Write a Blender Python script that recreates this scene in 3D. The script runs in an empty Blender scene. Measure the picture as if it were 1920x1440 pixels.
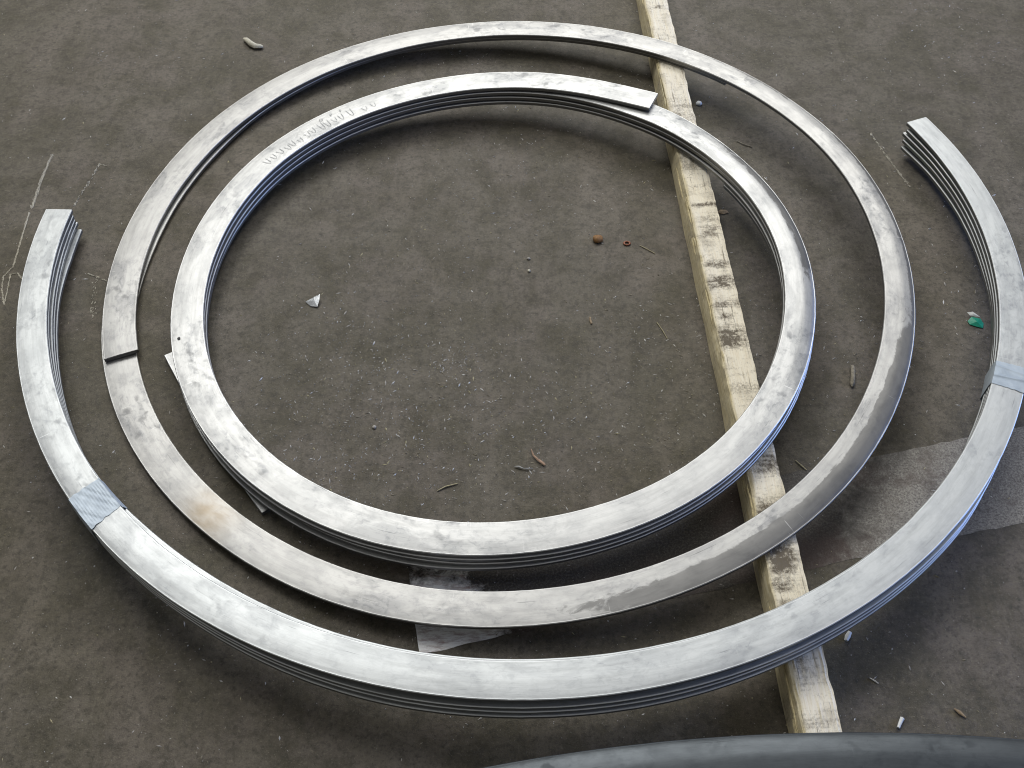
import bpy, math, random
from mathutils import Vector, Matrix, noise as mnoise
PI = math.pi
R = math.radians
scene = bpy.context.scene
col = scene.collection

# ------------------------------------------------------------------ camera
cam_d = bpy.data.cameras.new("camera")
cam_d.sensor_width = 36.0
cam_d.lens = 1900.77 / 1920 * 36
cam_d.clip_start = 0.02
cam_d.clip_end = 200
cam = bpy.data.objects.new("camera", cam_d)
col.objects.link(cam)
p, rl = 0.93034, 0.00585
fw = Vector((0, math.cos(p), -math.sin(p)))
rt = Vector((1, 0, 0))
up = rt.cross(fw)
rt2 = rt * math.cos(rl) + up * math.sin(rl)
up2 = -rt * math.sin(rl) + up * math.cos(rl)
m = Matrix((rt2, up2, -fw)).transposed().to_4x4()
m.translation = (0, 0, 1.3005)
cam.matrix_world = m
scene.camera = cam

# ------------------------------------------------------------------ light
w = bpy.data.worlds.new("World")
scene.world = w
w.use_nodes = True
bg = w.node_tree.nodes["Background"]
bg.inputs[0].default_value = (1.0, 0.98, 0.94, 1)
bg.inputs[1].default_value = 0.17

def area(name, loc, target, sx, sy, radiance, color, spread=180):
    d = bpy.data.lights.new(name, 'AREA')
    d.shape = 'RECTANGLE'
    d.size, d.size_y = sx, sy
    d.energy = radiance * sx * sy * PI
    d.color = color
    d.spread = R(spread)
    o = bpy.data.objects.new(name, d)
    col.objects.link(o)
    o.location = loc
    o.rotation_euler = (Vector(target) - Vector(loc)).to_track_quat('-Z', 'Y').to_euler()
    return o

area("ceiling_light_field", (0.6, 5.2, 7.5), (0.6, 5.1, 0), 8.5, 7.0, 1.0, (1.0, 0.985, 0.955))
area("roof_light_row", (0.9, 8.6, 6.2), (0.1, 1.0, 0), 7.0, 3.0, 6.2, (1.0, 0.985, 0.95))
area("roof_lamp", (-2.7, 5.2, 6.4), (-0.3, 1.2, 0), 2.4, 2.6, 10.0, (1.0, 0.985, 0.95))
area("open_door_daylight", (6.5, 1.6, 1.7), (0, 1.2, 0.1), 3.4, 3.2, 6.5, (0.26, 0.44, 1.0))

scene.view_settings.view_transform = 'Standard'
scene.view_settings.look = 'None'
scene.view_settings.exposure = 0.12
scene.cycles.pixel_filter_type = 'BLACKMAN_HARRIS'
scene.cycles.filter_width = 1.05
scene.view_settings.gamma = 1.0

# ------------------------------------------------------------------ helpers
def prop(o, label=None, cat=None, group=None, kind=None):
    if label: o["label"] = label
    if cat: o["category"] = cat
    if group: o["group"] = group
    if kind: o["kind"] = kind
    return o

def mesh_obj(name, verts, faces, mats, parent=None, uvs=None, smooth=True, sharp=28, midx=None, attrs=None):
    me = bpy.data.meshes.new(name)
    me.from_pydata(verts, [], faces)
    if not isinstance(mats, (list, tuple)): mats = [mats]
    for mt in mats: me.materials.append(mt)
    if uvs is not None:
        lay = me.uv_layers.new(name="UVMap")
        data = [0.0] * (2 * len(me.loops))
        for l in me.loops:
            data[2 * l.index], data[2 * l.index + 1] = uvs[l.vertex_index]
        lay.data.foreach_set("uv", data)
    if attrs:
        for an, vals in attrs.items():
            a = me.attributes.new(an, 'FLOAT', 'POINT')
            a.data.foreach_set("value", vals)
    if midx: me.polygons.foreach_set("material_index", midx)
    me.polygons.foreach_set("use_smooth", [smooth] * len(me.polygons))
    me.update()
    if smooth and sharp: me.set_sharp_from_angle(angle=R(sharp))
    o = bpy.data.objects.new(name, me)
    col.objects.link(o)
    if parent: o.parent = parent
    return o

def empty(name, loc=(0, 0, 0)):
    o = bpy.data.objects.new(name, None)
    o.empty_display_size = 0.05
    col.objects.link(o)
    o.location = loc
    return o

def sm(a, b, x):
    t = min(1, max(0, (x - a) / (b - a)))
    return t * t * (3 - 2 * t)

def n1(x, seed=0.0):
    return mnoise.noise(Vector((x, seed * 7.31, seed * 3.17)))

# ------------------------------------------------------------------ materials
class NT:
    def __init__(s, name):
        s.m = bpy.data.materials.new(name)
        s.m.use_nodes = True
        s.t = s.m.node_tree
        s.b = s.t.nodes["Principled BSDF"]
    def n(s, typ, **kw):
        nd = s.t.nodes.new(typ)
        for k, v in kw.items():
            if k[0] == '_': setattr(nd, k[1:], v)
        return nd
    def link(s, a, b): s.t.links.new(a, b)
    def val(s, sock, v):
        if isinstance(v, bpy.types.NodeSocket): s.link(v, sock)
        else: sock.default_value = v
    def coord(s, kind='Object', scale=(1, 1, 1), loc=(0, 0, 0)):
        tc = s.n('ShaderNodeTexCoord')
        mp = s.n('ShaderNodeMapping')
        mp.inputs['Scale'].default_value = scale
        mp.inputs['Location'].default_value = loc
        s.link(tc.outputs[kind], mp.inputs[0])
        return mp.outputs[0]
    def noise(s, vec, scale, detail=4, rough=0.55, dist=0.0):
        nd = s.n('ShaderNodeTexNoise')
        s.link(vec, nd.inputs['Vector'])
        nd.inputs['Scale'].default_value = scale
        nd.inputs['Detail'].default_value = detail
        nd.inputs['Roughness'].default_value = rough
        nd.inputs['Distortion'].default_value = dist
        return nd.outputs[0]
    def ramp(s, fac, *stops, interp='LINEAR'):
        nd = s.n('ShaderNodeValToRGB')
        nd.color_ramp.interpolation = interp
        e = nd.color_ramp.elements
        while len(e) < len(stops): e.new(0.5)
        for el, (ps, c) in zip(e, stops):
            el.position = ps
            el.color = (c, c, c, 1) if not isinstance(c, tuple) else (*c, 1)
        s.link(fac, nd.inputs[0])
        return nd.outputs[0]
    def mix(s, fac, a, b, mode='MIX'):
        nd = s.n('ShaderNodeMix')
        nd.data_type = 'RGBA'
        nd.blend_type = mode
        s.val(nd.inputs[0], fac)
        for sock, v in ((nd.inputs[6], a), (nd.inputs[7], b)):
            if isinstance(v, tuple) and len(v) == 3: v = (*v, 1)
            s.val(sock, v)
        return nd.outputs[2]
    def math(s, op, a, b=0.0, clamp=False):
        nd = s.n('ShaderNodeMath')
        nd.operation = op
        nd.use_clamp = clamp
        s.val(nd.inputs[0], a)
        s.val(nd.inputs[1], b)
        return nd.outputs[0]
    def bump(s, h, strength, dist):
        nd = s.n('ShaderNodeBump')
        nd.inputs['Strength'].default_value = strength
        nd.inputs['Distance'].default_value = dist
        s.link(h, nd.inputs['Height'])
        s.link(nd.outputs[0], s.b.inputs['Normal'])
        return nd
    def set(s, **kw):
        for k, v in kw.items():
            k = k.replace('_', ' ')
            if isinstance(v, tuple) and len(v) == 3: v = (*v, 1)
            s.val(s.b.inputs[k], v)
        return s.m

LIPC = (0.165, 0.164, 0.160)   # dull unrubbed scale on the outer lip plus a dark reflection painted in
def steel(name, light, dark, seed, smudge=0.5, rmin=0.42, rmax=0.56):
    """bare rolled steel: rub marks, oily thumb smears, fine lengthwise grain; uv = metres along / across"""
    t = NT(name)
    uv = t.coord('UV', loc=(seed * 3.7, seed, 0))
    uvs = t.coord('UV', scale=(1, 9, 1), loc=(seed, 0, 0))
    obj = t.coord('Object', loc=(seed, seed * 2, 0))
    big = t.noise(obj, 7, 3, 0.5, 0.4)
    sm1 = t.noise(t.coord('UV', scale=(0.55, 1, 1), loc=(seed * 2.1, seed, 0)), 30, 5, 0.62, 0.5)
    sm2 = t.noise(t.coord('UV', scale=(0.8, 1, 1), loc=(seed * 5.1, seed, 0)), 58, 2, 0.5, 0.2)
    grain = t.noise(uvs, 60, 4, 0.65)
    spots = t.ramp(sm2, (0.57, 0.0), (0.68, 1.0))
    gate = t.ramp(big, (0.47, 0.0), (0.62, 1.0))
    spots = t.math('MULTIPLY', spots, gate)
    sm3 = t.noise(t.coord('UV', scale=(0.7, 1, 1), loc=(seed, seed * 4, 0)), 105, 5, 0.7, 0.6)
    smear = t.math('ADD', t.math('MULTIPLY', t.ramp(sm1, (0.45, 0.0), (0.60, 1.0)), 0.55), t.math('MULTIPLY', t.ramp(sm3, (0.50, 0.0), (0.64, 1.0)), 0.48), True)
    f = t.math('MULTIPLY', t.math('MULTIPLY', smear, t.ramp(big, (0.36, 0.35), (0.6, 1.0))), smudge)
    c = t.mix(f, light, dark)
    dk = tuple(v * 0.62 for v in dark)
    c = t.mix(t.math('MULTIPLY', spots, 0.42), c, dk)
    scr = t.ramp(t.noise(t.coord('UV', scale=(1, 0.3, 1), loc=(seed, 5, 0)), 210, 3, 0.7), (0.68, 0.0), (0.76, 1.0))
    scr = t.math('MULTIPLY', scr, t.ramp(sm1, (0.5, 0.0), (0.62, 1.0)))
    c = t.mix(t.math('MULTIPLY', scr, 0.5), c, tuple(v * 0.3 for v in dark))
    c = t.mix(t.math('MULTIPLY', t.ramp(grain, (0.35, 0.0), (0.75, 1.0)), 0.14), c, tuple(v * 0.6 for v in light))
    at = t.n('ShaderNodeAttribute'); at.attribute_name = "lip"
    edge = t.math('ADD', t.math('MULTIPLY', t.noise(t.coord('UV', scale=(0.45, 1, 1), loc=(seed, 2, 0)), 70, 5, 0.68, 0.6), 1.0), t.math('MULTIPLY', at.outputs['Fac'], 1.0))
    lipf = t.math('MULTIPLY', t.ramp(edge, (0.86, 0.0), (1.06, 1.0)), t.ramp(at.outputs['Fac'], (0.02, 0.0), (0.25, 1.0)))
    oxide_refl = t.mix(t.ramp(sm1, (0.4, 0.0), (0.65, 1.0)), LIPC, tuple(v * 0.7 for v in LIPC))
    c = t.mix(t.math('MULTIPLY', lipf, 0.85), c, oxide_refl)
    sl = t.noise(t.coord('UV', scale=(0.035, 1, 1), loc=(seed * 2.3, 8, 0)), 420, 2, 0.6)
    sl = t.math('MULTIPLY', t.ramp(sl, (0.66, 0.0), (0.72, 1.0)), t.ramp(sm1, (0.42, 0.0), (0.56, 1.0)))
    c = t.mix(t.math('MULTIPLY', sl, 0.6), c, tuple(v * 0.45 for v in dark))
    sx = t.noise(t.coord('UV', scale=(1, 0.07, 1), loc=(seed * 0.3, 4, 0)), 260, 2, 0.6)
    sx = t.math('MULTIPLY', t.ramp(sx, (0.68, 0.0), (0.73, 1.0)), t.ramp(big, (0.5, 0.0), (0.6, 1.0)))
    c = t.mix(t.math('MULTIPLY', sx, 0.55), c, tuple(min(0.9, v * 1.5) for v in light))
    streak = t.noise(t.coord('UV', scale=(0.09, 1, 1), loc=(seed * 1.3, 3, 0)), 120, 5, 0.65)
    c = t.mix(t.math('MULTIPLY', t.ramp(streak, (0.46, 0.0), (0.66, 1.0)), 0.34), c, tuple(v * 0.55 for v in light))
    tn = t.n('ShaderNodeAttribute'); tn.attribute_name = "scorch"
    c = t.mix(t.math('MULTIPLY', t.math('MULTIPLY', tn.outputs['Fac'], t.ramp(sm1, (0.3, 0.2), (0.6, 1.0))), 0.8), c, (0.33, 0.27, 0.19))
    sh = t.n('ShaderNodeAttribute'); sh.attribute_name = "side_shade"
    c = t.mix(t.math('MULTIPLY', sh.outputs['Fac'], 0.85), c, tuple(v * 0.42 for v in light))  # side faces painted darker: shade put into the steel colour
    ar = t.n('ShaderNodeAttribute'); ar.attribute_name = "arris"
    c = t.mix(t.math('MULTIPLY', ar.outputs['Fac'], t.ramp(streak, (0.3, 0.35), (0.6, 0.9))), c, tuple(min(0.86, v * 1.6) for v in light))  # edge highlight painted on: lighter colour where the bevel catches light
    rough = t.math('ADD', t.math('MULTIPLY', sm1, rmax - rmin), rmin)
    rough = t.math('ADD', rough, t.math('MULTIPLY', spots, 0.08))
    h = t.math('ADD', t.math('MULTIPLY', grain, 0.5), t.math('MULTIPLY', sm1, 0.35))
    t.bump(h, 0.16, 0.0007)
    return t.set(Base_Color=c, Metallic=0.88, Roughness=rough)

def floor_mat():
    t = NT("dirty_concrete")
    o = t.coord('Object')
    a = t.noise(o, 2.2, 5, 0.6, 0.6)
    b = t.noise(o, 11, 6, 0.68, 0.4)
    c_ = t.noise(o, 62, 6, 0.75)
    d = t.noise(o, 420, 4, 0.8)
    st = t.noise(t.coord('Object', scale=(1.0, 0.25, 1)), 9, 4, 0.6, 0.5)
    e_ = t.noise(t.coord('Object', loc=(7, 3, 0)), 26, 5, 0.7, 0.5)
    g = t.noise(t.coord('Object', loc=(2, 9, 0)), 150, 5, 0.8)
    hue = t.noise(t.coord('Object', loc=(4, 1, 0)), 4.6, 4, 0.6, 1.0)
    c = t.mix(t.ramp(a, (0.38, 0.0), (0.60, 1.0)), (0.0760, 0.0659, 0.0412), (0.1140, 0.0988, 0.0748))
    c = t.mix(t.math('MULTIPLY', t.ramp(hue, (0.46, 0.0), (0.60, 1.0)), 0.65), c, (0.1140, 0.0942, 0.0764))
    c = t.mix(t.math('MULTIPLY', t.ramp(b, (0.44, 0.0), (0.62, 1.0)), 0.75), c, (0.0589, 0.0512, 0.0286))
    c = t.mix(t.math('MULTIPLY', t.ramp(st, (0.50, 0.0), (0.64, 1.0)), 0.55), c, (0.1406, 0.1208, 0.0966))
    c = t.mix(t.math('MULTIPLY', t.ramp(e_, (0.50, 0.0), (0.66, 1.0)), 0.6), c, (0.0456, 0.0384, 0.0235))
    c = t.mix(t.math('MULTIPLY', t.ramp(e_, (0.30, 1.0), (0.44, 0.0)), 0.45), c, (0.1444, 0.1254, 0.0949))
    c = t.mix(t.math('MULTIPLY', t.ramp(c_, (0.50, 0.0), (0.64, 1.0)), 0.75), c, (0.0380, 0.0320, 0.0210))
    c = t.mix(t.math('MULTIPLY', t.ramp(g, (0.52, 0.0), (0.64, 1.0)), 0.72), c, (0.0304, 0.0265, 0.0176))
    c = t.mix(t.math('MULTIPLY', t.ramp(g, (0.31, 1.0), (0.44, 0.0)), 0.62), c, (0.1900, 0.1674, 0.1252))
    c = t.mix(t.math('MULTIPLY', t.ramp(d, (0.60, 0.0), (0.68, 1.0)), 0.8), c, (0.2432, 0.2178, 0.1630))
    c = t.mix(t.math('MULTIPLY', t.ramp(d, (0.28, 1.0), (0.40, 0.0)), 0.4), c, (0.0228, 0.0192, 0.0143))
    h = t.math('ADD', t.math('MULTIPLY', c_, 1.0), t.math('MULTIPLY', d, 0.7))
    t.bump(h, 0.42, 0.0024)
    r = t.math('ADD', t.math('MULTIPLY', b, 0.30), 0.48)
    return t.set(Base_Color=c, Roughness=r, Specular_IOR_Level=0.45)

def paint_mat():
    t = NT("worn_floor_paint")
    o = t.coord('Object')
    a = t.noise(o, 5.5, 4, 0.6, 0.5)
    b = t.noise(o, 42, 6, 0.75, 0.3)
    d = t.noise(o, 330, 4, 0.8)
    worn = t.n('ShaderNodeAttribute'); worn.attribute_name = "worn"
    ps = t.noise(t.coord('Object', scale=(0.25, 1, 1)), 110, 5, 0.75)
    c = t.mix(t.ramp(ps, (0.46, 0.0), (0.66, 1.0)), (0.82, 0.82, 0.79), (0.34, 0.25, 0.23))
    gm_ = t.n('ShaderNodeAttribute'); gm_.attribute_name = "grime"
    c = t.mix(gm_.outputs['Fac'], c, t.mix(t.ramp(d, (0.40, 0.0), (0.62, 1.0)), (0.30, 0.285, 0.25), (0.11, 0.10, 0.09)))
    dirt = t.math('ADD', t.math('ADD', t.math('MULTIPLY', b, 0.55), t.math('MULTIPLY', a, 0.35)), t.math('MULTIPLY', worn.outputs['Fac'], 0.5))
    fl = t.mix(t.ramp(d, (0.45, 0.0), (0.66, 1.0)), (0.045, 0.040, 0.034), (0.12, 0.11, 0.095))
    red = t.ramp(t.noise(o, 7, 3, 0.5), (0.5, 0.0), (0.62, 1.0))
    fl = t.mix(t.math('MULTIPLY', red, 0.5), fl, (0.10, 0.064, 0.054))
    c = t.mix(t.ramp(dirt, (0.50, 0.0), (0.66, 1.0)), c, fl)
    t.bump(t.math('ADD', b, d), 0.3, 0.0015)
    return t.set(Base_Color=c, Roughness=0.6, Specular_IOR_Level=0.35)

def wood_mat():
    t = NT("rough_sawn_pine")
    uvg = t.coord('UV', scale=(1, 16, 1))
    uvx = t.coord('UV', scale=(9, 1, 1))
    uv = t.coord('UV')
    grain = t.noise(uvg, 26, 6, 0.7, 0.2)
    saw = t.noise(uvx, 16, 5, 0.72)
    blot = t.noise(uv, 26, 5, 0.62, 0.6)
    fine = t.noise(uvg, 90, 4, 0.8)
    st = t.n('ShaderNodeAttribute'); st.attribute_name = "stain"
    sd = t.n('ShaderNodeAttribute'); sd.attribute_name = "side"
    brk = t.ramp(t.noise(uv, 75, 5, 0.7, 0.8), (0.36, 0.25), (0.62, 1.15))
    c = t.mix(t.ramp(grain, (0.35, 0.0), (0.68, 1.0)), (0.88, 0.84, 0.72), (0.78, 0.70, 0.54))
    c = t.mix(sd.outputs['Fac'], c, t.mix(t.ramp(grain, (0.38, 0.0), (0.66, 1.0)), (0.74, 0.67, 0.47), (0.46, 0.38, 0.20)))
    c = t.mix(t.math('MULTIPLY', t.ramp(blot, (0.50, 0.0), (0.66, 1.0)), 0.5), c, (0.40, 0.36, 0.28))
    spk = t.noise(uv, 260, 4, 0.75)
    dirt = t.math('ADD', t.math('MULTIPLY', saw, 0.50), t.math('MULTIPLY', fine, 0.24))
    dirt = t.math('ADD', dirt, t.math('MULTIPLY', t.math('SUBTRACT', spk, 0.5), 0.6))
    dirt = t.math('ADD', dirt, t.math('MULTIPLY', blot, 0.22))
    dirt = t.math('ADD', dirt, t.math('MULTIPLY', t.math('MULTIPLY', st.outputs['Fac'], brk), 0.44))
    c = t.mix(t.math('MULTIPLY', t.ramp(dirt, (0.50, 0.0), (0.78, 1.0)), 0.93), c, (0.100, 0.080, 0.056))
    crack = t.ramp(t.noise(t.coord('UV', scale=(1, 22, 1), loc=(3, 1, 0)), 9, 5, 0.75), (0.60, 0.0), (0.65, 1.0))
    c = t.mix(t.math('MULTIPLY', crack, 0.7), c, (0.12, 0.09, 0.05))
    h = t.math('SUBTRACT', t.math('ADD', grain, t.math('MULTIPLY', fine, 0.6)), t.math('MULTIPLY', crack, 1.2))
    t.bump(h, 0.5, 0.0016)
    return t.set(Base_Color=c, Roughness=0.72, Specular_IOR_Level=0.3)

def plain(name, c, rough=0.6, metal=0.0, var=0.3, scale=300, spec=0.4, bump=0.2):
    t = NT(name)
    o = t.coord('Object')
    n_ = t.noise(o, scale, 4, 0.7)
    cc = t.mix(t.ramp(n_, (0.35, 0.0), (0.68, 1.0)), c, tuple(v * (1 - var) for v in c))
    if bump: t.bump(n_, bump, 0.0008)
    return t.set(Base_Color=cc, Roughness=rough, Metallic=metal, Specular_IOR_Level=spec)

def tape_mat():
    t = NT("cloth_tape")
    uv = t.coord('UV')
    a = t.noise(uv, 45, 4, 0.6, 0.5)
    b = t.noise(uv, 500, 3, 0.7)
    c = t.mix(t.ramp(a, (0.36, 0.0), (0.68, 1.0)), (0.43, 0.50, 0.56), (0.32, 0.38, 0.44))
    t.bump(t.math('ADD', a, t.math('MULTIPLY', b, 0.3)), 0.25, 0.001)
    return t.set(Base_Color=c, Roughness=0.42, Metallic=0.15, Specular_IOR_Level=0.5)

M_FLOOR = floor_mat()
M_PAINT = paint_mat()
M_WOOD = wood_mat()
M_TAPE = tape_mat()
M_SPLINT = plain("fresh_split_pine", (0.66, 0.57, 0.34), 0.7, var=0.45, scale=160)
M_ST_IN = steel("bright_rubbed_steel", (0.47, 0.475, 0.47), (0.21, 0.22, 0.23), 1.3, 0.85)
M_ST_MID = steel("greyish_rubbed_steel", (0.43, 0.43, 0.42), (0.20, 0.205, 0.215), 4.1, 0.9)
M_ST_OUT = steel("cool_rolled_steel", (0.49, 0.51, 0.515), (0.27, 0.285, 0.30), 7.7, 0.85)
M_ST_DARK = steel("blue_scaled_steel", (0.072, 0.081, 0.089), (0.036, 0.041, 0.046), 9.9, 0.6, 0.34, 0.46)
M_CHALK = plain("chalk_scratch", (0.62, 0.59, 0.50), 0.8, var=0.5, scale=600)
M_WHITE = plain("white_plastic", (0.72, 0.74, 0.74), 0.45, var=0.15)

# ------------------------------------------------------------------ the setting: floor
fn = 60
def grid_floor():
    vs, fs = [], []
    L = 14.0
    for j in range(fn + 1):
        for i in range(fn + 1):
            vs.append(((i / fn - .5) * 2 * L, (j / fn - .5) * 2 * L + 1.2, 0))
    for j in range(fn):
        for i in range(fn):
            a = j * (fn + 1) + i
            fs.append((a, a + 1, a + fn + 2, a + fn + 1))
    return vs, fs
v_, f_ = grid_floor()
floor = prop(mesh_obj("floor", v_, f_, M_FLOOR), kind="structure", label="dark stained concrete workshop floor under the rings")

def marking():
    # worn painted line: left end cut square, ragged long edges
    A0, B0 = Vector((-0.150, 0.672)), Vector((-0.1215, 0.518))
    A1, B1 = Vector((1.75, 1.115)), Vector((1.75, 0.962))
    n, mcr = 150, 10
    vs, fs, wn, gr = [], [], [], []
    for i in range(n + 1):
        s = i / n
        a, b = A0.lerp(A1, s), B0.lerp(B1, s)
        ja = 0.0022 * n1(s * 90, 1) + 0.002 * n1(s * 300, 2)
        jb = 0.0022 * n1(s * 90, 3) + 0.002 * n1(s * 300, 4)
        for j in range(mcr + 1):
            q = a.lerp(b, j / mcr)
            dy = ja * (1 - j / mcr) + jb * j / mcr
            dx = 0.0015 * n1(j * 1.7, 9) if i == 0 else 0
            vs.append((q.x + dx, q.y + dy, 0.0004))
            d0 = (q - Vector((-0.10, 0.535))).length
            wv = 0.62 - 1.7 * math.exp(-(d0 / 0.075) ** 2)  # less wear at the left end: a lit patch painted as whiter paint
            wv -= 0.52 * sm(0.40, 0.60, q.x)
            wv -= 0.30 * sm(0.42, 0.62, q.x) * sm(0.80, 1.0, j / mcr)
            wn.append(wv)
            gr.append(sm(0.0, 0.35, q.x))
    for i in range(n):
        for j in range(mcr):
            a = i * (mcr + 1) + j
            fs.append((a, a + 1, a + mcr + 2, a + mcr + 1))
    o = mesh_obj("floor_marking", vs, fs, M_PAINT, attrs={"worn": wn, "grime": gr})
    return prop(o, kind="structure", label="worn grey painted line across the floor")
marking()

# ------------------------------------------------------------------ bent steel strips
RINGS = {
 "inner": {"c": [-0.0349, 1.15737], "z": [0.071, 0.042, 0.003], "th0": 0.95016, "dir": 1, "r": [0.48929, 0.02142, -0.00241, 0.00572, -0.00256, 0.00137, -0.00089, 0.00142, 0.00079, 0.00056, -0.0005, 0.00105, -0.0006, 0.00073], "w": [0.05109, -0.00112, 0.00161, -0.00031, -0.0004], "ends": (0.03244, -0.01061)},
 "mid": {"c": [-0.01242, 1.21978], "z": [0.047, 0.048, 0.002], "th0": -2.81823, "dir": -1, "r": [0.6496, 0.00471, 0.00423, 0.00047, -0.00085, 0.00551, -0.00206, -0.00071, 0.00042, -0.0007, 0.00018, 0.0004, 0.00084, 0.00023], "w": [0.05152, 0.00413, 0.00114, -0.00074, 0.00186]},
 "out": {"c": [0.01314, 1.2613], "z": [0.066, 0.0104, -0.035], "th0": 3.08883, "dir": 1, "r": [0.80677, 0.00368, 0.00841, 0.00465, -0.00476, -0.00333, -0.0034, -0.00107, 0.00036, 4e-05, -0.0006], "w": [0.04692, 0.00103, 0.00168, -0.00096, -0.00112]},
}
def series(co, ph, lin):
    v = co[0]
    i = 1
    if lin:
        v += co[1] * ph / (2 * PI)
        i = 2
    k = 1
    while i < len(co):
        v += co[i] * math.cos(k * ph) + co[i + 1] * math.sin(k * ph)
        i += 2
        k += 1
    return v

class Path:
    def __init__(s, key):
        d = RINGS[key]
        s.c, s.z, s.th0, s.dir, s.r, s.w = d["c"], d["z"], d["th0"], d["dir"], d["r"], d["w"]
        s.lin = key != "out"
        s.ends = d.get("ends", (0, 0))
    def theta(s, ph): return s.th0 + s.dir * ph
    def rad(s, ph):
        q = R(14)
        return series(s.r, ph, s.lin) + s.ends[0] * math.exp(-ph / q) + s.ends[1] * math.exp(-(2 * PI - ph) / q)
    def wid(s, ph): return series(s.w, ph, False)
    def plane(s, x, y): return s.z[0] + s.z[1] * (x - s.c[0]) + s.z[2] * (y - s.c[1])

TH = 0.0076
def strip(name, path, ph0, ph1, zfun, ofun, mat, parent=None, roll=None, cap=(True, True), th=TH, lip=None, scorch=None, seed=0.0, step=0.9, wscale=1.0):
    """sweep a flat bar with slightly broken edges along the path; roll(ph) tips the outer third of its top face"""
    n = max(6, int((ph1 - ph0) / R(step)))
    bv = 0.0010
    prof = [(-0.5, 0, bv), (-0.5, bv, 0), (-0.5, 2 * bv, 0), (-0.34, 0, 0), (-0.17, 0, 0), (0.0, 0, 0), (0.10, 0, 0), (0.18, 0, 0), (0.26, 0, 0), (0.34, 0, 0), (0.42, 0, 0),
            (0.5, -2 * bv, 0), (0.5, -bv, 0), (0.5, 0, bv), (0.5, 0, 2 * bv), (0.5, 0, th - bv), (0.5, -bv, th), (0.0, 0, th), (-0.5, bv, th), (-0.5, 0, th - bv), (-0.5, 0, 2 * bv)]
    m_ = len(prof)
    vs, fs, uv, lp, sdv, bn, ed = [], [], [], [], [], [], []
    for i in range(n + 1):
        ph = ph0 + (ph1 - ph0) * i / n
        pw = ph - 2 * PI * int(ph0 / (2 * PI) + 1e-6) if path.lin else ph
        th_ = path.theta(ph)
        ca, sa = math.cos(th_), math.sin(th_)
        rc, wd = path.rad(pw) + ofun(ph), path.wid(pw) * wscale
        zz = zfun(ph)
        rr = roll(ph) if roll else 0.0
        wob = 0.0006 * n1(ph * 5, seed)
        h_ = 1e-3
        d_ = 2 * h_ if 0 < i < n else h_
        pa_, pb_ = (ph - h_ if i > 0 else ph), (ph + h_ if i < n else ph)
        dr = ((path.rad(pw + pb_ - ph) + ofun(pb_)) - (path.rad(pw + pa_ - ph) + ofun(pa_))) / d_
        al = math.atan2(dr, rc) * path.dir     # the bar's own heading against the circle
        nx, ny = math.cos(th_ - al), math.sin(th_ - al)
        cx_, cy_ = path.c[0] + rc * ca, path.c[1] + rc * sa
        jag = 0.0003 * n1(ph * 60, seed + 4)
        for (u, e, dn) in prof:
            q_ = u * wd + e + (jag if abs(u) == 0.5 else 0)
            x, y = cx_ + q_ * nx, cy_ + q_ * ny
            drop = rr * wd * max(0, u - 0.06) ** 1.25 if u > 0.06 else 0
            z = path.plane(x, y) + zz + wob - dn - drop
            vs.append((x, y, z))
            uv.append((ph * rc, u * wd))
            ed.append(1.0 if abs(u) == 0.5 and dn >= 2 * bv else 0.0)
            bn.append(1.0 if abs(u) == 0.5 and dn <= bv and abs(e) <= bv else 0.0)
            sdv.append(scorch(ph, u) if scorch else 0.0)
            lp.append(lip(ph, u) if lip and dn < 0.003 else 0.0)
    for i in range(n):
        for j in range(m_):
            a, b = i * m_ + j, i * m_ + (j + 1) % m_
            c, d = (i + 1) * m_ + (j + 1) % m_, (i + 1) * m_ + j
            fs.append((a, d, c, b) if path.dir > 0 else (a, b, c, d))
    if cap[0]: fs.append(tuple(range(m_)) if path.dir > 0 else tuple(reversed(range(m_))))
    if cap[1]:
        l = [n * m_ + j for j in range(m_)]
        fs.append(tuple(reversed(l)) if path.dir > 0 else tuple(l))
    return mesh_obj(name, vs, fs, mat, parent, uvs=uv, sharp=24, attrs={"lip": lp, "scorch": sdv, "arris": bn, "side_shade": ed})

def bumpf(x, a, b, c, d): return sm(a, b, x) * (1 - sm(c, d, x))

# --- inner coil: one long bar wound into four flat turns
PITCH = 0.0095
pin = Path("inner")
delta_in = pin.rad(2 * PI) - pin.rad(0)
inner = prop(empty("steel_coil", (pin.c[0], pin.c[1], 0)),
             "innermost bright steel coil of four tightly stacked turns, right side on the timber", "steel coil")
inner.location = (0, 0, 0)
def off_in(ph, k):
    f = ph - k * 2 * PI
    base = 0.0
    if k >= 1: base = delta_in * math.exp(-f / R(14))
    th_ = pin.theta(ph)
    s = ph / (2 * PI)
    amp = 0.0019 * max(0, s - 0.8)
    wv = 0.0030 * n1(ph * 1.1, 3.3) * min(1, max(0, s - 0.9))
    return base - amp * math.sin(th_) + wv
def z_in(ph): return -PITCH * ph / (2 * PI) + 0.0016 * n1(ph * 1.7, 6.6) * min(1, max(0, ph / (2 * PI) - 0.9))
def roll_in(ph):
    if ph > 2 * PI: return 0.02
    d = math.degrees(pin.theta(ph)) % 360
    # bent lip on the right-hand arc
    return 0.05 + 0.30 * bumpf(d + (360 if d < 180 else 0), 325, 350, 385, 416)
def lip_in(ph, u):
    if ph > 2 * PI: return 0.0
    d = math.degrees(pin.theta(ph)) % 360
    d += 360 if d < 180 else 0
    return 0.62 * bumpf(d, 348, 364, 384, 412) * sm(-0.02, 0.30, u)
for k in range(4):
    a, b = k * 2 * PI, (k + 1) * 2 * PI - (R(26) if k == 3 else 0)
    strip("turn", pin, a, b, z_in, lambda q, k=k: off_in(q, k), M_ST_IN, inner, roll_in, (k == 0, k == 3), seed=1.7, lip=lip_in)

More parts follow.
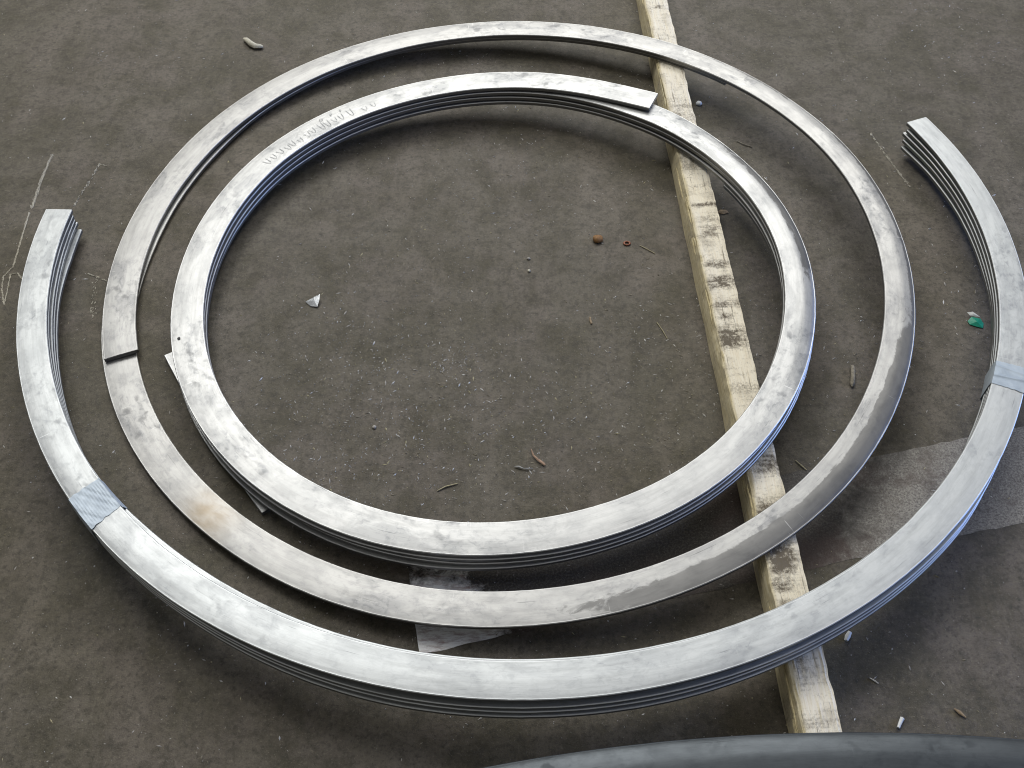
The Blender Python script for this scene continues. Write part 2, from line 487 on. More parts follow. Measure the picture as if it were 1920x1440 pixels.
def on_coil(ph, u, dz=0.0):
    ph = max(ph, 0.0)
    th_ = pin.theta(ph)
    r = pin.rad(ph) + u * pin.wid(ph)
    x, y = pin.c[0] + r * math.cos(th_), pin.c[1] + r * math.sin(th_)
    return (x, y, pin.plane(x, y) + z_in(ph) + 0.0009 + dz - 0.0 * u)
def ph_of(x, y): return (math.atan2(y - pin.c[1], x - pin.c[0]) - pin.th0) % (2 * PI)
M_HOLE = plain("punched_hole", (0.02, 0.02, 0.022), 0.6, var=0.2)  # flat dark disc: the shade inside the hole is its colour
hp = ph_of(-0.536, 1.020)
hr = pin.rad(hp)
mesh_obj("punch_mark", [on_coil(hp + 0.0026 * math.sin(a * PI / 6) / hr, (0.0135 + 0.0026 * math.cos(a * PI / 6)) / pin.wid(hp)) for a in range(12)],
         [tuple(range(12))], M_HOLE, inner, smooth=False)
M_PEN = plain("faded_marker", (0.40, 0.41, 0.42), 0.6, var=0.5, scale=900)
def ribbon(pts, w_):
    vs, fs = [], []
    for i, (ph, u) in enumerate(pts):
        a, b = pts[max(0, i - 1)], pts[min(len(pts) - 1, i + 1)]
        dx, dy = (b[0] - a[0]) * 0.5, (b[1] - a[1]) * 0.05
        L = math.hypot(dx, dy) or 1
        nx, ny = -dy / L, dx / L
        for sgn in (-1, 1):
            vs.append(on_coil(ph + sgn * nx * w_ / 0.5, u + sgn * ny * w_ / 0.05))
    for i in range(len(pts) - 1):
        fs.append((2 * i, 2 * i + 1, 2 * i + 3, 2 * i + 2))
    return vs, fs
hv, hf = [], []
def pen(pts, w_=0.00040):
    v, f = ribbon(pts, w_)
    o_ = len(hv)
    hv.extend(v); hf.extend(tuple(q + o_ for q in ff) for ff in f)
pa, pb = ph_of(-0.470, 1.440), ph_of(-0.270, 1.600)
if pa > pb: pa, pb = pb, pa
rs_ = random.Random(3)
for k in range(16):          # the row of looped strokes
    if k in (2,): continue
    p0 = pa + (pb - pa) * (k + 0.1 + 0.5 * (rs_.random() - .5)) / 16
    wd_ = (pb - pa) / 17 * 0.8
    h0, h1 = -0.32 + 0.10 * rs_.random(), -0.08 + 0.20 * rs_.random()
    pen([(p0 + wd_ * 0.05, h1), (p0 + wd_ * 0.12, h0 + 0.06), (p0 + wd_ * 0.35, h0), (p0 + wd_ * 0.62, h0 + 0.07), (p0 + wd_ * (0.72 + .2 * rs_.random()), h1 - 0.03)])
for k, q in enumerate((0.42, 0.34, 0.26)):   # three small marks above it
    p0 = pa + (pb - pa) * q
    if k == 0: pen([(p0 + 0.006 * math.cos(a * PI / 4), 0.20 + 0.06 * math.sin(a * PI / 4)) for a in range(9)])
    else: pen([(p0, 0.14), (p0, 0.27), (p0 - 0.010, 0.27)]); pen([(p0, 0.21), (p0 - 0.007, 0.21)])
mesh_obj("marker_scribble", hv, hf, M_PEN, inner, smooth=False)

# --- middle ring: a turn and a third, its ends overlapping at the left
pmid = Path("mid")
delta_mid = pmid.rad(2 * PI) - pmid.rad(0)
mid = prop(empty("split_ring"), "thin single grey steel split ring with overlapping ends, lying between coil and taped bundle", "steel ring")
def off_mid(ph):
    f = math.degrees(ph - 2 * PI)
    return delta_mid * (1 - sm(0, 22, f)) - 0.0075 * bumpf(f, 8, 28, 44, 62) + 0.0045 * bumpf(f, 62, 84, 150, 160)
def z_mid(ph): return -PITCH * ph / (2 * PI)
def roll_mid(ph):
    d = math.degrees(pmid.theta(ph)) % 360
    if ph > 2 * PI: return 0.03
    return 0.06 + 0.17 * bumpf(d + (360 if d < 180 else 0), 285, 318, 385, 420)
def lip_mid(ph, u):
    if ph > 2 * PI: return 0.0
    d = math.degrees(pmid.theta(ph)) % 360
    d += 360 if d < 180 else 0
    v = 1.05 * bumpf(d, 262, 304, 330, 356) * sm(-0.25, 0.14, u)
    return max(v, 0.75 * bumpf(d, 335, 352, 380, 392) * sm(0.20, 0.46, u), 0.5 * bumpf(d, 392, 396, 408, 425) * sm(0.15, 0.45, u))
sc_ph = (pmid.th0 - math.atan2(0.735 - pmid.c[1], -0.425 - pmid.c[0])) % (2 * PI)
def scorch_mid(ph, u): return math.exp(-((ph - sc_ph) / 0.055) ** 2) * sm(-0.5, -0.1, u + 0.25)
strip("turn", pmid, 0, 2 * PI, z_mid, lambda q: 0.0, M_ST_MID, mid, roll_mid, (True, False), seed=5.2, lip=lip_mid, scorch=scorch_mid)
strip("turn", pmid, 2 * PI, 2 * PI + R(152), z_mid, off_mid, M_ST_MID, mid, roll_mid, (False, True), seed=5.2)

# --- outer bundle: five curved bars held by two wraps of tape
pout = Path("out")
bundle = prop(empty("strip_bundle"), "outermost half-circle bundle of five curved steel strips bound by two grey tape wraps", "strip bundle")
def off_out(k):
    def f(ph):
        d = math.degrees(ph)
        v = 0.0026 * n1(ph * 2.2, k * 1.9 + 0.3) * min(1, k)
        v += (0.0007 * k) * bumpf(d, 162, 174, 188, 197)
        v -= (0.0022 * k) * sm(196, 204, d)
        v += (0.0019 * k) * bumpf(d, 58, 84, 138, 152)
        v -= 0.0072 * bumpf(d, 38, 56, 118, 146) * (1 if k == 1 else 0)
        v -= (0.0006 * k) * (1 - sm(20, 40, d))
        if k == 4: v -= 0.006 * (1 - sm(4, 15, d))
        return v
    return f
ENDS_L = [0.0, 0.35, 0.5, 0.25, 0.9]
ENDS_R = [204.2, 203.6, 203.9, 203.4, 203.0]
PITCH_O = 0.0092
OFFS = [off_out(k) for k in range(5)]
def zo(k): return lambda ph: -PITCH_O * k + 0.0011 * n1(ph * 3.1, k * 2.7) * min(1, k) - 0.0075 * k / 4 * bumpf(math.degrees(ph), 166, 180, 196, 215)
def roll_out(ph):
    d = math.degrees(ph)
    return 0.03 + 0.05 * bumpf(d, 20, 40, 100, 130)
for k in range(5):
    strip("steel_strip", pout, R(ENDS_L[k]), R(ENDS_R[k]), zo(k), OFFS[k], M_ST_OUT, bundle, roll_out if k == 0 else None, seed=11 + k)

def tape(d0, d1, ribs, seed):
    n = 46
    vs, fs, uv = [], [], []
    nt = 40
    for i in range(n + 1):
        s = i / n
        ring = []
        for j in range(nt + 1):
            u = j / nt - 0.5
            # ragged, slightly skewed edges
            dd = d0 + (d1 - d0) * s
            e = (1 - 2 * s)
            dd += (0.18 * n1(u * 7, seed) * (abs(e) ** 3)) + 0.35 * u * (1 if ribs else 0.2)
            ph = R(dd)
            lo = min(OFFS[k](ph) for k in range(5))
            hi = max(OFFS[k](ph) for k in range(5))
            rc, wd = pout.rad(ph), pout.wid(ph)
            r = rc + u * wd
            zt = 0.0006
            if ribs: zt += 0.0005 * (0.5 + 0.5 * math.sin(u * 2 * PI * 13 + 1.4 * n1(s * 3, seed))) * sm(0.02, 0.15, s) * (1 - sm(0.85, 0.98, s)) * (0.5 + 0.5 * n1(u * 5 + s, seed + 2)) + 0.0005 * n1(s * 6 + u * 9, seed)
            else: zt += 0.0011 * math.exp(-((s - 0.42 - 0.12 * u) / 0.05) ** 2) + 0.0006 * math.exp(-((s - 0.75 + 0.1 * u) / 0.04) ** 2) + 0.0003 * n1(s * 5 + u * 6, seed)
            ring.append((ph, r, zt, 'top'))
        H = TH + PITCH_O * 4 + 0.001
        ph = R(d0 + (d1 - d0) * s)
        lo = min(OFFS[k](ph) for k in range(5))
        hi = max(OFFS[k](ph) for k in range(5))
        rc, wd = pout.rad(ph), pout.wid(ph)
        for (r, zt) in ((rc + wd / 2 + 0.0006, -0.001), (rc + wd / 2 + hi + 0.0012, -0.012), (rc + wd / 2 + hi + 0.0012, -H + 0.004), (rc + wd / 2 + hi * 0.8, -H),
                        (rc - wd / 2 + lo * 0.8, -H), (rc - wd / 2 + lo - 0.0012, -H + 0.004), (rc - wd / 2 + lo - 0.0012, -0.012), (rc - wd / 2 - 0.0006, -0.001)):
            ring.append((ph, r, zt, 'side'))
        for (ph, r, zt, kd) in ring:
            th_ = pout.theta(ph)
            x, y = pout.c[0] + r * math.cos(th_), pout.c[1] + r * math.sin(th_)
            vs.append((x, y, pout.plane(x, y) + zt))
            uv.append((ph * 0.8, r + zt))
    m_ = len(vs) // (n + 1)
    for i in range(n):
        for j in range(m_):
            a, b = i * m_ + j, i * m_ + (j + 1) % m_
            c, d = (i + 1) * m_ + (j + 1) % m_, (i + 1) * m_ + j
            fs.append((a, d, c, b))
    return mesh_obj("tape_wrap", vs, fs, M_TAPE, bundle, uvs=uv, sharp=50)
prop(tape(44.4, 48.9, True, 2.0), label="pale blue-grey ribbed tape wrap at the left")
prop(tape(156.8, 160.3, False, 6.0), label="smooth grey tape wrap at the right")

# --- short flat offcut under the coil's left side
class Arc:
    lin = False
    def __init__(s, c, r, th0, dr, wd):
        s.c, s.R, s.th0, s.dir, s.W = c, r, th0, dr, wd
    def theta(s, ph): return s.th0 + s.dir * ph
    def rad(s, ph): return s.R
    def wid(s, ph): return s.W
    def plane(s, x, y): return 0.0
def circ(a, b, c):
    ax, ay, bx, by, cx, cy = *a, *b, *c
    d = 2 * (ax * (by - cy) + bx * (cy - ay) + cx * (ay - by))
    ux = ((ax * ax + ay * ay) * (by - cy) + (bx * bx + by * by) * (cy - ay) + (cx * cx + cy * cy) * (ay - by)) / d
    uy = ((ax * ax + ay * ay) * (cx - bx) + (bx * bx + by * by) * (ax - cx) + (cx * cx + cy * cy) * (bx - ax)) / d
    return (ux, uy), math.hypot(ax - ux, ay - uy)
P1, P2 = Vector((-0.564, 1.016)), Vector((-0.362, 0.727))
mdp = (P1 + P2) / 2 + Vector((-(P1 - P2).y, (P1 - P2).x)).normalized() * (-0.006)
cc, rr_ = circ(P1, mdp, P2)
if (Vector(cc) - (P1 + P2) / 2).x < 0: mdp = (P1 + P2) / 2 * 2 - mdp; cc, rr_ = circ(P1, mdp, P2)
a1 = math.atan2(P1.y - cc[1], P1.x - cc[0]) % (2 * PI)
a2 = math.atan2(P2.y - cc[1], P2.x - cc[0]) % (2 * PI)
arc = Arc(cc, rr_ - 0.025, a1, 1, 0.05)
o = strip("steel_offcut", arc, 0, a2 - a1, lambda ph: 0.009, lambda ph: 0, M_ST_IN, seed=21, step=0.4)
prop(o, "short slightly curved steel strip lying under the coil, both ends peeking out at the left", "steel offcut")

# --- dark ring at the bottom edge
pdk = Arc((0.43, 0.397 - 2.45), 2.45 - 0.034, R(52), 1, 0.068)
dark = prop(empty("dark_ring"), "dark blue-grey steel ring cut off by the bottom edge, over the timber", "steel ring")
def roll_dk(ph): return 0.34
strip("turn", pdk, 0, R(76), lambda ph: 0.076, lambda ph: 0.0, M_ST_DARK, dark, roll_dk, th=0.010, seed=31, step=0.25)
strip("turn", pdk, 0, R(76), lambda ph: 0.0655, lambda ph: -0.004 + 0.001 * n1(ph * 9, 2), M_ST_DARK, dark, None, th=0.010, seed=32, step=0.25)
strip("turn", pdk, 0, R(76), lambda ph: 0.055, lambda ph: -0.001 + 0.001 * n1(ph * 9, 3), M_ST_DARK, dark, None, th=0.0095, seed=33, step=0.25)

# ------------------------------------------------------------------ timber
B0, B1 = Vector((0.2515, 2.47)), Vector((0.3785, 0.0))     # top-left edge line
bdir = (B1 - B0).normalized()
bnor = Vector((-bdir.y, bdir.x))
if bnor.x < 0: bnor = -bnor
BL, BW, BH = (B1 - B0).length, 0.0525, 0.0445
def s_of(x, y): return (Vector((x, y)) - B0).dot(bdir)
STAINS = [  # along (m from far end), across 0..1, half length, half width, strength
    (s_of(.30, 1.335), .55, .006, .6, .9), (s_of(.30, 1.27), .6, .018, .35, .55), (s_of(.31, 1.19), .5, .010, .6, .6),
    (s_of(.31, 1.15), .5, .016, .7, .85), (s_of(.315, 1.10), .5, .008, .6, .5), (s_of(.32, 1.03), .35, .022, .75, .95),
    (s_of(.34, .70), .5, .030, .7, 1.05), (s_of(.345, .640), .45, .026, .36, 1.3), (s_of(.335, .79), .75, .020, .5, .6),
    (s_of(.335, .84), .6, .020, .6, .8), (s_of(.36, .50), .3, .04, .2, .4), (s_of(.29, 1.60), .6, .05, .5, .3), (s_of(.28, 1.78), .5, .03, .6, .3),
    (s_of(.325, .93), .4, .006, .5, .4), (s_of(.28, 1.45), .4, .03, .5, .35)]
_r = random.Random(8)
STAINS += [(_r.uniform(.25, 2.1), _r.uniform(.2, .9), _r.uniform(.002, .012), _r.uniform(.15, .6), _r.uniform(.3, .75)) for _ in range(24)]
def build_beam():
    n = 620
    prof = []
    for j in range(5): prof.append(('L', j / 4))
    for j in range(1, 25): prof.append(('T', j / 24))
    for j in range(1, 5): prof.append(('R', j / 4))
    prof.append(('B', 0.5))
    m_ = len(prof)
    vs, fs, uv, st, sd = [], [], [], [], []
    for i in range(n + 1):
        s = BL * i / n
        edge = 0.0022 * max(0, n1(s * 26, 33)) + 0.0012 * n1(s * 70, 34)
        fib = 0.0060 * abs(n1(s * 9, 1)) + 0.004 * abs(n1(s * 31, 2)) + 0.002 * (math.floor(2 + 2 * n1(s * 14, 8)) / 2)
        for (kd, q) in prof:
            if kd == 'L':
                x, z = 0.0, BH * q
                x += 0.0016 * n1(s * 12 + q * 3, 4) + 0.0025 * n1(s * 5, 6) * (1 - q) - 0.002 * (1 - q)
                if q > 0.6: x += fib * (q - 0.5) * 1.8
                if q == 1: z -= fib * 1.1
            elif kd == 'T':
                x, z = BW * q - (edge if q > 0.9 else 0), BH
                if q < 0.22:
                    z -= fib * (0.22 - q) * 3.2
                    x += fib * (0.22 - q) * 2.6
                z += 0.0007 * n1(s * 40, q * 5) + 0.0005 * n1(s * 9, q * 31)
                if q > 0.93: z -= 0.0008 + 0.0035 * max(0, n1(s * 17, 21) - .1) * (q - 0.93) / 0.07
            elif kd == 'R':
                x, z = BW + 0.0012 * n1(s * 8, 12) - 0.002 * max(0, n1(s * 22, 15) - .15) * (1 - q), BH * (1 - q) - 0.0008 * (1 - q)
            else: x, z = BW / 2, 0.0
            pt = B0 + bdir * s + bnor * x
            vs.append((pt.x, pt.y, max(z, 0.0006)))
            per = {'L': BH * q - BH, 'T': BW * q, 'R': BW + BH * q, 'B': BW * 2.5}[kd]
            uv.append((s, per))
            v = 0.0
            if kd == 'T':
                for (s0, u0, hl, hw, k) in STAINS:
                    dd = abs((s - s0 + 0.004 * (q - .5)) / hl) ** 3 + abs((q - u0) / hw) ** 3
                    if dd < 8: v = max(v, k * math.exp(-dd))
                if q < 0.2: v *= q / 0.2
            st.append(v)
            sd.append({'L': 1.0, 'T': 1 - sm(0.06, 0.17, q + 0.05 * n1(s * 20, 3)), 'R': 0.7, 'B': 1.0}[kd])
    for i in range(n):
        for j in range(m_):
            a, b = i * m_ + j, i * m_ + (j + 1) % m_
            c, d = (i + 1) * m_ + (j + 1) % m_, (i + 1) * m_ + j
            fs.append((a, b, c, d))
    fs.append(tuple(reversed(range(m_))))
    fs.append(tuple(n * m_ + j for j in range(m_)))
    return vs, fs, uv, st, sd
timber = prop(empty("timber"), "long pale rough-sawn wooden timber with black smears, propping the rings on the right", "timber")
v_, f_, uv_, st_, sd_ = build_beam()
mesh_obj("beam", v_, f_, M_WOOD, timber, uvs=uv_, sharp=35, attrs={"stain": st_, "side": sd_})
rnd = random.Random(4)
def splinter(s, ln, x, z, w_, h_, lift):
    vs, n = [], 7
    fs = []
    for i in range(n + 1):
        q = i / n
        t_ = math.sin(PI * min(1, 0.10 + q * 0.9)) ** 0.6
        if q == 1: t_ = 0.06
        ss = s + ln * q
        cx = x + 0.001 * n1(ss * 60, s)
        cz = z + lift * q * q
        for (dx, dz) in ((-.5, 0), (-.2, .5), (.4, .4), (.5, -.2), (0, -.5)):
            pt = B0 + bdir * ss + bnor * (cx + dx * w_ * t_)
            vs.append((pt.x, pt.y, max(0.001, cz + dz * h_ * t_)))
    for i in range(n):
        for j in range(5):
            a, b = i * 5 + j, i * 5 + (j + 1) % 5
            fs.append((a, b, b + 5, a + 5))
    fs.append((4, 3, 2, 1, 0))
    fs.append(tuple(n * 5 + j for j in range(5)))
    return mesh_obj("splinter", vs, fs, M_SPLINT, timber, smooth=True, sharp=40)
for k in range(44):
    s = rnd.uniform(0.42, 2.10)
    top = rnd.random() < 0.55
    splinter(s, rnd.uniform(0.02, 0.09), rnd.uniform(0.0005, 0.006) if top else rnd.uniform(-0.0012, 0.0006),
             rnd.uniform(0.036, 0.0425) if top else rnd.uniform(0.012, 0.036), rnd.uniform(0.0018, 0.0042), rnd.uniform(0.002, 0.005), rnd.uniform(-0.0005, 0.0012))

# ------------------------------------------------------------------ loose bits on the floor
def tube(name, pts, rads, mat, sides=7, flat=1.0, label=None, cat=None, group=None, seed=0):
    vs, fs = [], []
    n = len(pts)
    for i, (q, r) in enumerate(zip(pts, rads)):
        q = Vector(q)
        a = Vector(pts[max(0, i - 1)]); b = Vector(pts[min(n - 1, i + 1)])
        t_ = (b - a).normalized()
        sd = t_.cross(Vector((0, 0, 1)))
        if sd.length < 1e-4: sd = Vector((1, 0, 0))
        sd.normalize()
        u_ = sd.cross(t_)
        for j in range(sides):
            an = 2 * PI * j / sides
            k = 1 + 0.45 * n1(i * 1.7 + j * 2.3, seed + 0.37)
            v = q + sd * math.cos(an) * r * k + u_ * math.sin(an) * r * flat * k
            vs.append((v.x, v.y, max(v.z, 0.0004)))
    for i in range(n - 1):
        for j in range(sides):
            a, b = i * sides + j, i * sides + (j + 1) % sides
            fs.append((a, b, b + sides, a + sides))
    fs.append(tuple(reversed(range(sides))))
    fs.append(tuple((n - 1) * sides + j for j in range(sides)))
    o = mesh_obj(name, vs, fs, mat, sharp=50)
    return prop(o, label, cat, group)

def pebble(name, x, y, rx, ry, rz, mat, label, cat, seed, group=None):
    vs, fs = [], []
    nu, nv = 14, 8
    for j in range(nv + 1):
        la = -PI / 2 + PI * j / nv
        for i in range(nu):
            lo = 2 * PI * i / nu
            d = Vector((math.cos(la) * math.cos(lo), math.cos(la) * math.sin(lo), math.sin(la)))
            k = 1 + 0.22 * mnoise.noise(d * 1.6 + Vector((seed, 0, 0)))
            vs.append((x + d.x * rx * k, y + d.y * ry * k, max(0.0004, rz * 0.8 + d.z * rz * k)))
    for j in range(nv):
        for i in range(nu):
            a, b = j * nu + i, j * nu + (i + 1) % nu
            fs.append((a, b, b + nu, a + nu))
    return prop(mesh_obj(name, vs, fs, mat, sharp=None), label, cat, group)

M_RUST = plain("ochre_clay", (0.30, 0.165, 0.07), 0.7, var=0.5, scale=260)
M_ORANGE = plain("orange_rubber", (0.34, 0.13, 0.07), 0.55, var=0.4, scale=400)
M_TWIG = plain("grey_bark", (0.30, 0.27, 0.21), 0.8, var=0.55, scale=260)
M_CREAM = plain("cream_cork", (0.60, 0.58, 0.48), 0.75, var=0.35, scale=300)
M_GREEN = plain("green_plastic", (0.015, 0.30, 0.19), 0.4, var=0.3, scale=180)
M_FOIL = plain("silver_foil", (0.80, 0.84, 0.88), 0.22, metal=0.9, var=0.2)
M_STRAW = plain("dry_straw", (0.42, 0.38, 0.24), 0.75, var=0.35)
M_REDSTICK = plain("reddish_stick", (0.40, 0.27, 0.19), 0.7, var=0.45, scale=220)
M_STONE = plain("grey_pebble", (0.44, 0.42, 0.39), 0.8, var=0.4, scale=420)
M_TAN = plain("tan_wood_chip", (0.33, 0.25, 0.16), 0.75, var=0.45, scale=300)
M_WISP = plain("grey_lint", (0.34, 0.34, 0.33), 0.8, var=0.4)
M_METALBIT = plain("bright_filing", (0.66, 0.65, 0.62), 0.45, metal=0.25, var=0.2)

# cream curl near the top left
tube("cork_curl", [(-0.5760, 1.8800, .004), (-0.5690, 1.8730, .006), (-0.5580, 1.8600, .006), (-0.5480, 1.8540, .005), (-0.5370, 1.8535, .005), (-0.5315, 1.8535, .004)],
     [.0035, .0058, .0066, .0062, .0052, .0026], M_CREAM, 9, 0.8, "cream curled scrap lying alone beyond the rings, upper left of the floor", "scrap", seed=3)
pebble("clay_lump", 0.1515, 1.2900, .0095, .0085, .0055, M_RUST, "ochre brown clay lump lying inside the inner coil", "lump", 1.0)
# little orange ring
vs, fs = [], []
for i in range(18):
    a = 2 * PI * i / 18
    for j in range(6):
        b = 2 * PI * j / 6
        r = 0.0042 + 0.0014 * math.cos(b)
        vs.append((0.2035 + r * 1.25 * math.cos(a), 1.2825 + r * math.sin(a), 0.0018 + 0.0014 * math.sin(b)))
for i in range(18):
    for j in range(6):
        a, b = i * 6 + j, i * 6 + (j + 1) % 6
        c, d = ((i + 1) % 18) * 6 + (j + 1) % 6, ((i + 1) % 18) * 6 + j
        fs.append((a, d, c, b))
prop(mesh_obj("rubber_loop", vs, fs, M_ORANGE, sharp=None), "tiny orange loop beside the ochre lump", "rubber loop")

def sheet(name, outline, th, mat, label, cat, curl=0.0, parent=None):
    """a small bent scrap: outline of (x, y, z) fanned from its centre, given thickness"""
    n = len(outline)
    cx = sum(q[0] for q in outline) / n; cy = sum(q[1] for q in outline) / n; cz = sum(q[2] for q in outline) / n + curl
    vs = [(cx, cy, cz + th)] + [(x, y, z + th) for x, y, z in outline] + [(cx, cy, cz)] + list(outline)
    fs = []
    for i in range(n):
        a, b = 1 + i, 1 + (i + 1) % n
        fs += [(0, a, b), (n + 1, n + 1 + b, n + 1 + a), (a, n + 1 + a, n + 1 + b, b)]
    o = mesh_obj(name, vs, fs, mat, parent, smooth=False)
    return prop(o, label, cat)
fx, fy = -0.336, 1.136
sheet("foil_scrap", [(fx - .016, fy + .004, .001), (fx - .006, fy - .006, .001), (fx + .006, fy - .008, .002), (fx + .0085, fy + .004, .006), (fx + .009, fy + .014, .009), (fx - .001, fy + .010, .006)],
      .0006, M_FOIL, "small crumpled silver foil scrap inside the inner coil, left", "foil scrap", .001)
gx, gy = 0.776, 1.103
gs = prop(empty("green_scrap", (0, 0, 0)), "torn bright green plastic scrap with a white folded edge, beside the bundle at the right", "plastic scrap")
sheet("green_piece", [(gx - .012, gy + .002, .001), (gx - .004, gy + .010, .003), (gx + .010, gy + .006, .003), (gx + .013, gy - .004, .002), (gx + .010, gy - .013, .001), (gx + .001, gy - .010, .001), (gx - .010, gy - .005, .001)],
      .0008, M_GREEN, None, None, .003, gs)
sheet("white_edge", [(gx - .010, gy + .018, .005), (gx - .001, gy + .018, .007), (gx + .010, gy + .0075, .005), (gx + .004, gy + .009, .004), (gx - .006, gy + .012, .004)],
      .0007, M_WHITE, None, None, .001, gs)
tube("twig", [(0.5510, 1.0060, .004), (0.5490, 0.9960, .005), (0.5470, 0.9850, .005), (0.5440, 0.9720, .004), (0.5425, 0.9655, .003)], [.0032, .0040, .0040, .0044, .0014], M_TWIG, 8, 0.9,
     "grey stubby twig on the floor between the middle ring and coil, right side", "twig", seed=5)
tube("curved_stick", [(0.0295, 0.8440, .003), (0.0330, 0.8330, .003), (0.0390, 0.8250, .0035), (0.0480, 0.8175, .003), (0.0505, 0.8150, .003)], [.0007, .0012, .0019, .0022, .0012], M_REDSTICK, 6, 0.7,
     "small reddish bent stick inside the inner coil, near its lower edge", "stick", seed=6)
tube("lint_wisp", [(0.0040, 0.8130, .002), (0.0110, 0.8115, .003), (0.0180, 0.8090, .0025), (0.0240, 0.8085, .003), (0.0320, 0.8100, .002)], [.0006, .0016, .0009, .0013, .0005], M_WISP, 5, 0.8,
     "grey wisp of lint just left of the reddish bent stick", "lint", seed=7)
pebble("white_pebble", 0.3730, 1.6740, .0058, .0056, .0044, M_WHITE, "round white pebble touching the timber, between coil and middle ring", "pebble", 2.0)
tube("white_stub", [(0.4585, 0.5520, .0035), (0.4545, 0.5460, .0035), (0.4515, 0.5400, .003)], [.0028, .0032, .0026], M_WHITE, 8, 0.8,
     "tiny white plastic stub touching the outer bundle near the timber", "plastic stub", seed=8)
tube("white_stick", [(0.5035, 0.4365, .003), (0.4990, 0.4300, .003), (0.4955, 0.4235, .003)], [.0023, .0025, .0023], M_WHITE, 8, 0.8,
     "short white stick on the floor just above the dark ring", "plastic stick", seed=9)
tube("wood_chip", [(0.5735, 0.4490, .002), (0.5790, 0.4440, .0025), (0.5860, 0.4375, .002)], [.0010, .0026, .0008], M_TAN, 8, 0.7,
     "tan pointed wood chip in the lower right corner, above the dark ring", "wood chip", seed=10)
tube("wire_end", [(0.4350, 1.5620, .0015), (0.4480, 1.5510, .002), (0.4620, 1.5450, .0015)], [.0009, .0010, .0009], M_TWIG, 6, 1.0,
     "thin dark wire beside the outer edge of the coil, upper right", "wire", seed=11)
tube("pale_sliver", [(0.4300, 0.8270, .0015), (0.4370, 0.8180, .0018), (0.4445, 0.8095, .0014)], [.0007, .0011, .0007], M_STRAW, 6, 1.0,
     "pale straw-like sliver between coil and middle ring, right of the timber", "sliver", seed=12)
tube("metal_sliver", [(0.4730, 0.4895, .0012), (0.4795, 0.4850, .0014), (0.4830, 0.4820, .0012)], [.0007, .0011, .0008], M_METALBIT, 6, 1.0,
     "thin shiny sliver on the floor right of the timber, below the bundle", "sliver", seed=13)
tube("straw_pair", [(-0.1100, 0.7700, .0015), (-0.0980, 0.7770, .002), (-0.0800, 0.7830, .0015)], [.0007, .0012, .0007], M_STRAW, 6, 1.0,
     "yellowish straw inside the coil near its lower left edge", "straw", seed=14)
tube("needle", [(0.2420, 1.0990, .0012), (0.2500, 1.0820, .0013), (0.2565, 1.0640, .0012)], [.0006, .0008, .0006], M_STRAW, 6, 1.0,
     "long thin dry needle inside the coil, close to the timber", "needle", seed=15)
tube("short_needle", [(0.2260, 1.2780, .0012), (0.2380, 1.2690, .0013), (0.2520, 1.2580, .0012)], [.0007, .0009, .0006], M_STRAW, 6, 1.0,
     "thin dry needle right of the tiny orange loop", "needle", seed=16)
tube("bark_chip", [(0.1305, 1.1090, .0015), (0.1310, 1.1010, .002), (0.1325, 1.0950, .0015)], [.0014, .0020, .0016], M_TAN, 7, 0.7,
     "small tan chip standing alone in the middle of the coil", "wood chip", seed=17)
pebble("small_pebble", 0.0286, 1.2143, .0030, .0029, .0022, M_CREAM, "small cream pebble at the centre of the coil", "pebble", 3.0)
pebble("small_pebble", 0.0278, 1.2436, .0034, .0024, .0020, M_STONE, "small grey pebble just above the cream one at the coil's centre", "pebble", 4.0)
pebble("small_pebble", -0.2128, 0.8832, .0032, .0030, .0022, M_STONE, "small grey pebble inside the coil, lower left", "pebble", 5.0)
sheet("dry_leaf", [(0.3720, 1.3620, .001), (0.3800, 1.3690, .002), (0.3920, 1.3680, .002), (0.3950, 1.3620, .001), (0.3850, 1.3585, .001)], .0008, M_TAN,
      "brown dry leaf fragment under the coil's right arc by the timber", "leaf", .002)

# filings, crumbs and dust specks: uncountable
rnd = random.Random(11)
def grit():
    vs, fs, mi = [], [], []
    def chip(x, y, l, w_, h, a, mm):
        ca, sa = math.cos(a), math.sin(a)
        b = len(vs)
        for (dx, dy, dz) in ((-l, 0, 0), (0, w_, 0), (l, 0, 0), (0, -w_, 0), (l * .2 * rnd.uniform(-1, 1), 0, h)):
            vs.append((x + dx * ca - dy * sa, y + dx * sa + dy * ca, dz + 0.0003))
        for f in ((0, 1, 4), (1, 2, 4), (2, 3, 4), (3, 0, 4)):
            fs.append(tuple(b + q for q in reversed(f)))
            mi.append(mm)
    cl = [(rnd.uniform(-1, 1), rnd.uniform(.4, 2.1)) for _ in range(26)] + [(rnd.uniform(-.35, .3), rnd.uniform(.75, 1.2)) for _ in range(26)]
    cl += [(-0.09, 1.01)] * 2 + [(-0.02, 0.90), (0.0, 0.80), (0.06, 0.79), (-0.17, 0.85)]
    for k in range(13000):
        if k < 5600:
            x, y = rnd.uniform(-1.25, 1.25), rnd.uniform(.25, 2.6)
        else:
            c = rnd.choice(cl)
            sg = .028 if c == (-0.09, 1.01) else .085
            x, y = rnd.gauss(c[0], sg), rnd.gauss(c[1], sg * .9)
        if B0.y > y and abs((Vector((x, y)) - B0).dot(bnor) - BW / 2) < BW * .5: continue
        sz = rnd.choice((.0003, .0004, .0004, .0005, .0006, .0008, .0011)) * rnd.uniform(.7, 1.3)
        el = rnd.choice((1, 1, 1.4, 2.6, 4.0))
        mm = rnd.choices((0, 1, 2, 3), (30, 40, 12, 18))[0]
        chip(x, y, sz * el, sz, sz * rnd.uniform(.5, 1.1), rnd.uniform(0, PI), mm)
    return vs, fs, mi
gv, gf, gm = grit()
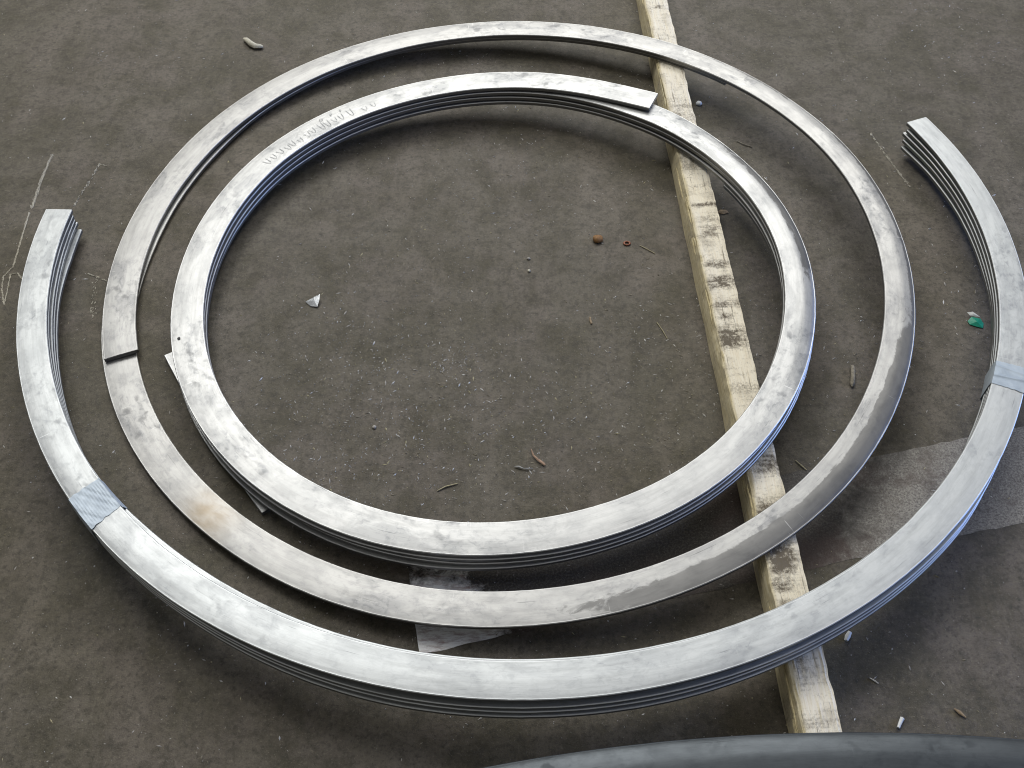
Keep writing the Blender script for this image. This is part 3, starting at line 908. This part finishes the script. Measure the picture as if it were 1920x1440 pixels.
o = mesh_obj("floor_grit", gv, gf, [M_METALBIT, M_STONE, M_STRAW, M_TWIG], smooth=False, midx=gm)
prop(o, kind="stuff", label="fine metal filings and crumbs strewn over the floor")

def scratch(path, width, density, seed, strength=1.0):
    rs = random.Random(seed)
    vs, fs = [], []
    for (a, b) in zip(path[:-1], path[1:]):
        a, b = Vector(a), Vector(b)
        L = (b - a).length
        d = (b - a) / L
        nn = Vector((-d.y, d.x))
        for k in range(int(L * density * 1.5)):
            s = rs.random() * L
            q = a + d * s + nn * rs.gauss(0, width * .4)
            l, w_ = rs.uniform(.0010, .0045) * strength, rs.uniform(.0003, .0008)
            an = rs.gauss(0, .25)
            dd = Vector((d.x * math.cos(an) - d.y * math.sin(an), d.x * math.sin(an) + d.y * math.cos(an)))
            n2 = Vector((-dd.y, dd.x))
            i0 = len(vs)
            for q2, z in ((q - dd * l, .0006), (q + n2 * w_, .0006), (q + dd * l, .0006), (q - n2 * w_, .0006), (q, .0012)):
                vs.append((q2.x, q2.y, z))
            fs += [(i0, i0 + 4, i0 + 1), (i0 + 1, i0 + 4, i0 + 2), (i0 + 2, i0 + 4, i0 + 3), (i0 + 3, i0 + 4, i0)]
    fs = [tuple(reversed(f)) for f in fs]
    o = mesh_obj("chalk_scratch", vs, fs, M_CHALK, floor, smooth=False)
    o["kind"] = "stuff"
    return o
scratch([(-.8852, 1.512), (-.886, 1.45), (-.8850, 1.42), (-.8830, 1.39), (-.882, 1.365)], .003, 1500, 1)
scratch([(-.8830, 1.352), (-.880, 1.31), (-.8775, 1.283), (-.8745, 1.245), (-.8725, 1.218)], .0015, 1900, 2)
scratch([(-.8725, 1.218), (-.882, 1.195), (-.876, 1.165), (-.8615, 1.130), (-.8665, 1.170), (-.872, 1.2), (-.8605, 1.203), (-.847, 1.188)], .0015, 1300, 3, .8)
scratch([(-.788, 1.484), (-.797, 1.43), (-.806, 1.372)], .003, 500, 4, .8)
scratch([(-.79, 1.487), (-.7736, 1.480)], .001, 1500, 5, .8)
scratch([(.7014, 1.589), (.712, 1.545), (.7172, 1.526), (.7429, 1.436)], .003, 700, 6, .9)
scratch([(-.738, 1.203), (-.700, 1.185)], .0015, 1100, 7, .8)
scratch([(-.722, 1.19), (-.705, 1.10)], .006, 420, 8, .8)
